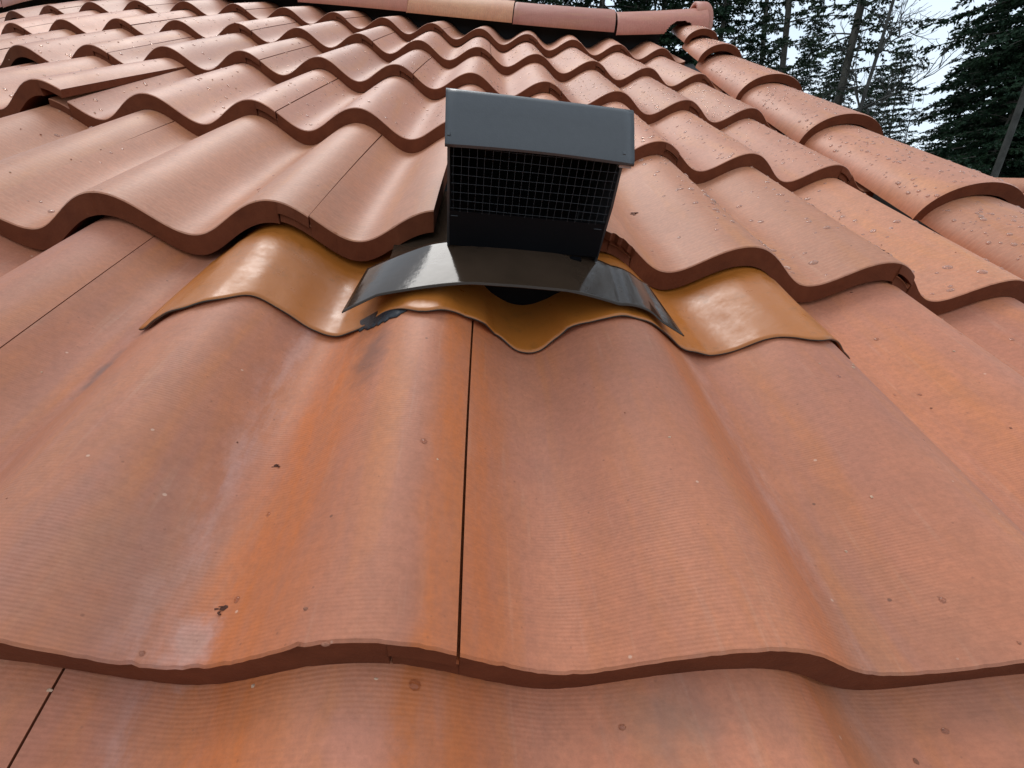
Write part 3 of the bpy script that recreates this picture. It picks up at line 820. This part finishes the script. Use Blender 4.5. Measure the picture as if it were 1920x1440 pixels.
mb.box([wl(-.9,-2.3,0),wl(3.9,-2.3,0),wl(3.9,2.3,0),wl(-.9,2.3,0),wl(-.9,-2.3,zz),wl(3.9,-2.3,zz),wl(3.9,2.3,zz),wl(-.9,2.3,zz)])
mb.build('wall', M_stucco, wing, smooth=False)
labs = ['lower wing ridge cap hidden behind the rake tile','pale ridge cap of the lower wing, left of two in view','pale ridge cap of the lower wing at the right photo edge','lower wing ridge cap beyond the right photo edge']
for k in range(4):
    a0 = -.36+.40*k
    def f2w(V, a0=a0, k=k): return np.array([wl(a0+p[0], p[1], zr+p[2]-.012*(k % 2)) for p in V])
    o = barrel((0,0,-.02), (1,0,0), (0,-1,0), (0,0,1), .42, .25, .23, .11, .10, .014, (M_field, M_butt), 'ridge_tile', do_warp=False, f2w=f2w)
    tag(o, labs[k], 'ridge tile', 'ridge caps of the lower wing', 'thing')
pr = math.radians(20)
for r_ in range(3):
    for c_ in range(5):
        V = []; UV = []; n_ = 28; m_ = 5
        for lay in (0,1):
            for t in range(m_):
                for k in range(n_+1):
                    u = 2*k/n_; s_ = .06+.385*(r_)+.43*t/(m_-1); h_ = S*(float(prof(u))-(.125 if lay else 0))+.035+.02*(t*-1/(m_-1))
                    V.append(wl(-.2+.33*c_+S*u, -s_*math.cos(pr)-h_*math.sin(pr)*1, zr-.05-s_*math.sin(pr)+h_*math.cos(pr)+.021*(t/(m_-1))*1)); UV.append((u, s_))
        N = (n_+1)*m_; gg = lambda l,k,a: l*N+k*(n_+1)+a; Fc = []; mi = []
        for k in range(m_-1):
            for a in range(n_):
                Fc.append((gg(0,k,a),gg(0,k+1,a),gg(0,k+1,a+1),gg(0,k,a+1))); mi.append(0)
                Fc.append((gg(1,k,a),gg(1,k,a+1),gg(1,k+1,a+1),gg(1,k+1,a))); mi.append(1)
            for a in (0, n_): Fc.append((gg(0,k,a),gg(0,k+1,a),gg(1,k+1,a),gg(1,k,a))); mi.append(1)
        for a in range(n_): Fc.append((gg(0,m_-1,a),gg(0,m_-1,a+1),gg(1,m_-1,a+1),gg(1,m_-1,a))); mi.append(1)
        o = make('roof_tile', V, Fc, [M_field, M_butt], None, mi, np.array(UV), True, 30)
        tag(o, 'small distant S-tile on the lower wing, %s column, %s course below its ridge' % (ORD[c_], ORD[r_]), 'roof tile', 'S-tiles on the lower wing', 'thing')

# ------------------------------------------------------------------ ground
def ground_mat():
    m, nt, bs = newmat('grass_and_soil'); g = G(nt)
    t = g.n('ShaderNodeTexCoord').outputs['Object']
    c = g.ramp(g.noise(t, .6, 6, .6), [(.35,(.035,.05,.018)),(.65,(.07,.075,.03))])
    nt.links.new(c, bs.inputs['Base Color']); bs.inputs['Roughness'].default_value = .95; return m
o = make('ground', [(-900,-900,0),(900,-900,0),(900,900,0),(-900,900,0)], [(0,1,2,3)], ground_mat(), smooth=False)
tag(o, kind='structure')

# ------------------------------------------------------------------ trees
def foliage_mat(name, c1, c2):
    m, nt, bs = newmat(name); g = G(nt)
    t = g.n('ShaderNodeTexCoord').outputs['Object']
    c = g.ramp(g.noise(t, 1.6, 4, .7), [(.35,c1),(.65,c2)])
    nt.links.new(c, bs.inputs['Base Color']); bs.inputs['Roughness'].default_value = .7
    bs.inputs['Specular IOR Level'].default_value = .25
    return m
M_fir = foliage_mat('fir_needles', (.012,.032,.017), (.034,.064,.028))
M_fir2 = foliage_mat('grey_green_needles', (.024,.042,.024), (.052,.072,.034))
M_bark = simple('grey_brown_bark', (.14,.12,.10), .9, 0, .2, .01, 20, .3)
M_pbark = simple('pale_grey_bark', (.075,.068,.06), .9, 0, .2, .01, 14, .5)
def conifer(h, rad, seed, dens=1.0, start=.1, droop=.35, spr=.22, mat=M_fir):
    """meshes (crown, trunk) at the origin"""
    rg = np.random.default_rng(seed)
    tb = MB(); tb.tube([(0,0,0),(0.0,0,h*.5),(0,0,h)], [h*.0065,h*.004,.01], 8)
    FV = []; 
    z = h*start
    while z < h*.985:
        t = (z-h*start)/(h*(1-start))
        L0 = rad*(1-t)**.75*(.55+.45*min(1, t*4+.4))
        nb = int(rg.integers(4, 7))
        a0 = rg.uniform(0, 2*PI)
        for b in range(nb):
            if rg.random() > dens*.95+.1: continue
            a = a0+2*PI*b/nb+rg.uniform(-.35,.35); L = L0*rg.uniform(.55,1.18)+.15
            up0 = rg.uniform(-.05,.28)
            pts = []
            for k in range(7):
                s = k/6; r = L*s
                pts.append(np.array([r*math.cos(a), r*math.sin(a), z+r*up0-droop*L*s*s*.55+.12*L*max(0, s-.75)]))
            tb.tube(pts, [max(.006, .012*L*(1-k/7.)) for k in range(7)], 4, cap=False)
            ns = int(L/ .075*dens)+4
            for q in range(ns):
                s = rg.uniform(.16, 1.02); k = min(5, int(s*6)); f_ = s*6-k
                c = pts[k]*(1-f_)+pts[k+1]*f_
                side = rg.choice([-1,1]); sl_ = (.16+.34*L*.35*(1-s)+.10)*rg.uniform(.5,1.2)
                ang = a+side*rg.uniform(.5,1.25)
                d = np.array([math.cos(ang), math.sin(ang), rg.uniform(-.65,.05)])
                d /= np.linalg.norm(d)
                nc = max(2, int(sl_/(spr*.42)))
                for e in range(nc):
                    p = c+d*sl_*(e/nc)
                    for _ in range(2):
                        dd = d+rg.normal(0, .45, 3); dd /= np.linalg.norm(dd)
                        ww = np.cross(dd, rg.normal(0, 1, 3)); ww /= np.linalg.norm(ww)+1e-9
                        l_, w_ = spr*rg.uniform(.5,1.1), spr*rg.uniform(.12,.30)
                        FV.append((p-ww*w_*.5, p+dd*l_*.5-ww*w_, p+dd*l_, p+dd*l_*.5+ww*w_))
        z += h*.018*rg.uniform(.7,1.3)/max(.5, dens)
    return np.array(FV).reshape(-1, 3), tb
def tree_meshes(*a, mat=M_fir, bark=M_bark, **k):
    FV, tb = conifer(*a, **k)
    me = bpy.data.meshes.new('crown'); n = len(FV)
    me.vertices.add(n); me.vertices.foreach_set('co', FV.ravel())
    me.loops.add(n); me.loops.foreach_set('vertex_index', np.arange(n))
    me.polygons.add(n//4); me.polygons.foreach_set('loop_start', np.arange(0, n, 4)); me.polygons.foreach_set('loop_total', np.full(n//4, 4))
    me.materials.append(mat); me.update(calc_edges=True)
    t = bpy.data.meshes.new('trunk'); t.from_pydata([tuple(v) for v in tb.V], [], tb.F); t.materials.append(bark); t.update()
    t.polygons.foreach_set('use_smooth', [True]*len(t.polygons))
    return me, t
KIND = {
 'dense': tree_meshes(17, 2.9, 1, dens=1.25, start=.05, droop=.5, spr=.12),
 'dense2': tree_meshes(19, 2.8, 2, dens=1.15, start=.05, droop=.4, spr=.13),
 'thin': tree_meshes(19, 2.0, 3, dens=.78, start=.06, droop=.5, spr=.105, mat=M_fir2),
 'thin2': tree_meshes(17, 1.9, 4, dens=.6, start=.08, droop=.4, spr=.105, mat=M_fir2),
}
def put_tree(kind, pb, pt, dist, label, scale=1.0, rz=0.0, name='conifer_tree', group='conifers beyond the roof'):
    """trunk passes the photo points pb (low) and pt (high) at that distance"""
    a = at(*pb, dist); 
    # upper point on the vertical-ish plane at the same depth along the view
    fwd = ray(960, 300); fwd[2] = 0; fwd /= np.linalg.norm(fwd)
    dep = np.dot(a-cl, fwd); d2 = ray(*pt); b = cl+d2*dep/np.dot(d2, fwd)
    ax = (b-a)/np.linalg.norm(b-a); base = a-ax*(a[2]/ax[2])
    o = empty(name, base)
    o.rotation_mode = 'QUATERNION'
    o.rotation_quaternion = Vector((0,0,1)).rotation_difference(Vector(ax)) @ __import__('mathutils').Quaternion((0,0,1), rz)
    o.scale = (scale,)*3
    tag(o, label, 'conifer' if name == 'conifer_tree' else 'tree', group)
    cr, tr = KIND[kind]
    c = bpy.data.objects.new('crown', cr); sc.collection.objects.link(c); c.parent = o
    t = bpy.data.objects.new('trunk', tr); sc.collection.objects.link(t); t.parent = o
    return o
trees = [
 ('dense', (1000,60), (1005,0), 21, 1.25, 'dark conifer above the orange and pink ridge caps'),
 ('dense2', (1120,60), (1130,0), 20, 1.2, 'dark conifer behind the middle of the pink ridge cap'),
 ('dense', (1235,60), (1248,0), 22, 1.3, 'dense dark conifer over the arched ridge cap'),
 ('dense2', (1345,120), (1362,0), 20, 1.0, 'dense dark conifer just right of the ridge end'),
 ('thin', (1463,170), (1480,0), 19, 1.1, 'slender open conifer between the dark ridge-end tree and the forked trunks'),
 ('thin', (1572,190), (1617,0), 18, 1.15, 'sparse tall conifer with bare lower trunk left of the bare tree'),
 ('thin2', (1530,240), (1545,120), 22, .50, 'short thin conifer low in the gap of sky'),
 ('thin2', (1690,300), (1715,180), 20, .50, 'short thin conifer under the bare branches'),
 ('thin', (1640,290), (1665,180), 24, .52, 'low grey-green conifer behind the bare tree foot'),
 ('dense2', (1880,300), (1945,60), 17, .98, 'large dark conifer left of the leaning bare trunk'),
 ('dense', (1960,300), (2030,60), 19, 1.15, 'dense dark conifer at the right edge of the photo'),
 ('dense2', (1760,320), (1790,240), 21, .58, 'low dark conifer filling under the large right one'),
 ('dense', (1850,320), (1885,240), 16, .62, 'low dark conifer right behind the lower roof wing'),
 ('dense', (1600,300), (1620,240), 27, .62, 'distant low dark conifer below the forked trunks'),
 ('dense2', (1480,300), (1500,200), 26, .66, 'distant low conifer below the slender one'),
 ('dense', (1545,300), (1560,200), 30, .72, 'distant low dark conifer left of the leaning thin trunks'),
 ('thin', (1425,150), (1438,0), 25, 1.2, 'open grey-green conifer half behind the ridge-end trees'),
 ('dense2', (1655,330), (1668,250), 26, .60, 'distant low dark conifer at the foot of the open sky gap'),
 ('dense', (1980,300), (2060,100), 17, 1.0, 'dark conifer just beyond the right edge'),
]
for k, (kd, pb, pt, ds, scl, lab) in enumerate(trees):
    put_tree(kd, pb, pt, ds, lab, scl, rz=k*1.3)
# bare leafless tree and leaning trunks
def bare_tree(pb, pt, dist, h, seed, label, side=1, r0=.075, branches=26, lo=.35):
    a = at(*pb, dist); fwd = ray(960, 300); fwd[2] = 0; fwd /= np.linalg.norm(fwd)
    dep = np.dot(a-cl, fwd); d2 = ray(*pt); b = cl+d2*dep/np.dot(d2, fwd)
    ax = (b-a)/np.linalg.norm(b-a); base = a-ax*(a[2]/ax[2])
    rg = np.random.default_rng(seed)
    o = empty('bare_tree', base); tag(o, label, 'tree')
    tr = MB(); P = [base+ax*h*s+np.array([.12*math.sin(s*7+seed), .1*math.cos(s*5), 0])*s for s in np.linspace(0, 1, 12)]
    tr.tube(P, [r0*(1-.8*s) for s in np.linspace(0, 1, 12)], 8); tr.build('trunk', M_pbark, o)
    br = None
    def grow(p, d, L, r, lev):
        pts = [p]; k = 5
        for _ in range(k):
            d = d+rg.normal(0, .16, 3)+np.array([0,0,.05]); d /= np.linalg.norm(d); pts.append(pts[-1]+d*L/k)
        br.tube(pts, [max(.004, r*(1-.8*q/k)) for q in range(k+1)], 4, cap=False)
        if lev < 3:
            for q in range(2, k+1):
                for _ in range(2 if lev < 2 else 1):
                    e = d+rg.normal(0, .55, 3); e /= np.linalg.norm(e)
                    grow(pts[q], e, L*rg.uniform(.35,.6), r*.5, lev+1)
    for q in range(branches):
        s = rg.uniform(lo, .98); k = int(s*11); p = P[k]
        ang = rg.uniform(0, 2*PI)
        e = np.array([math.cos(ang)*.8+.3*side, math.sin(ang)*.6, rg.uniform(.3,1.0)]); e /= np.linalg.norm(e)
        br = MB(); grow(p, e, (1-s*.6)*rg.uniform(1.4,3.0), .024, 1)
        br.build('branch', M_pbark, o)
    return o
bare_tree((1603,220), (1662,10), 15, 12.5, 3, 'leafless pale tree with fine twigs reaching right into the sky')
bare_tree((1858,330), (1925,140), 13, 13, 5, 'leaning pale bare trunk in front of the dark right conifers', r0=.085, branches=6, lo=.6)
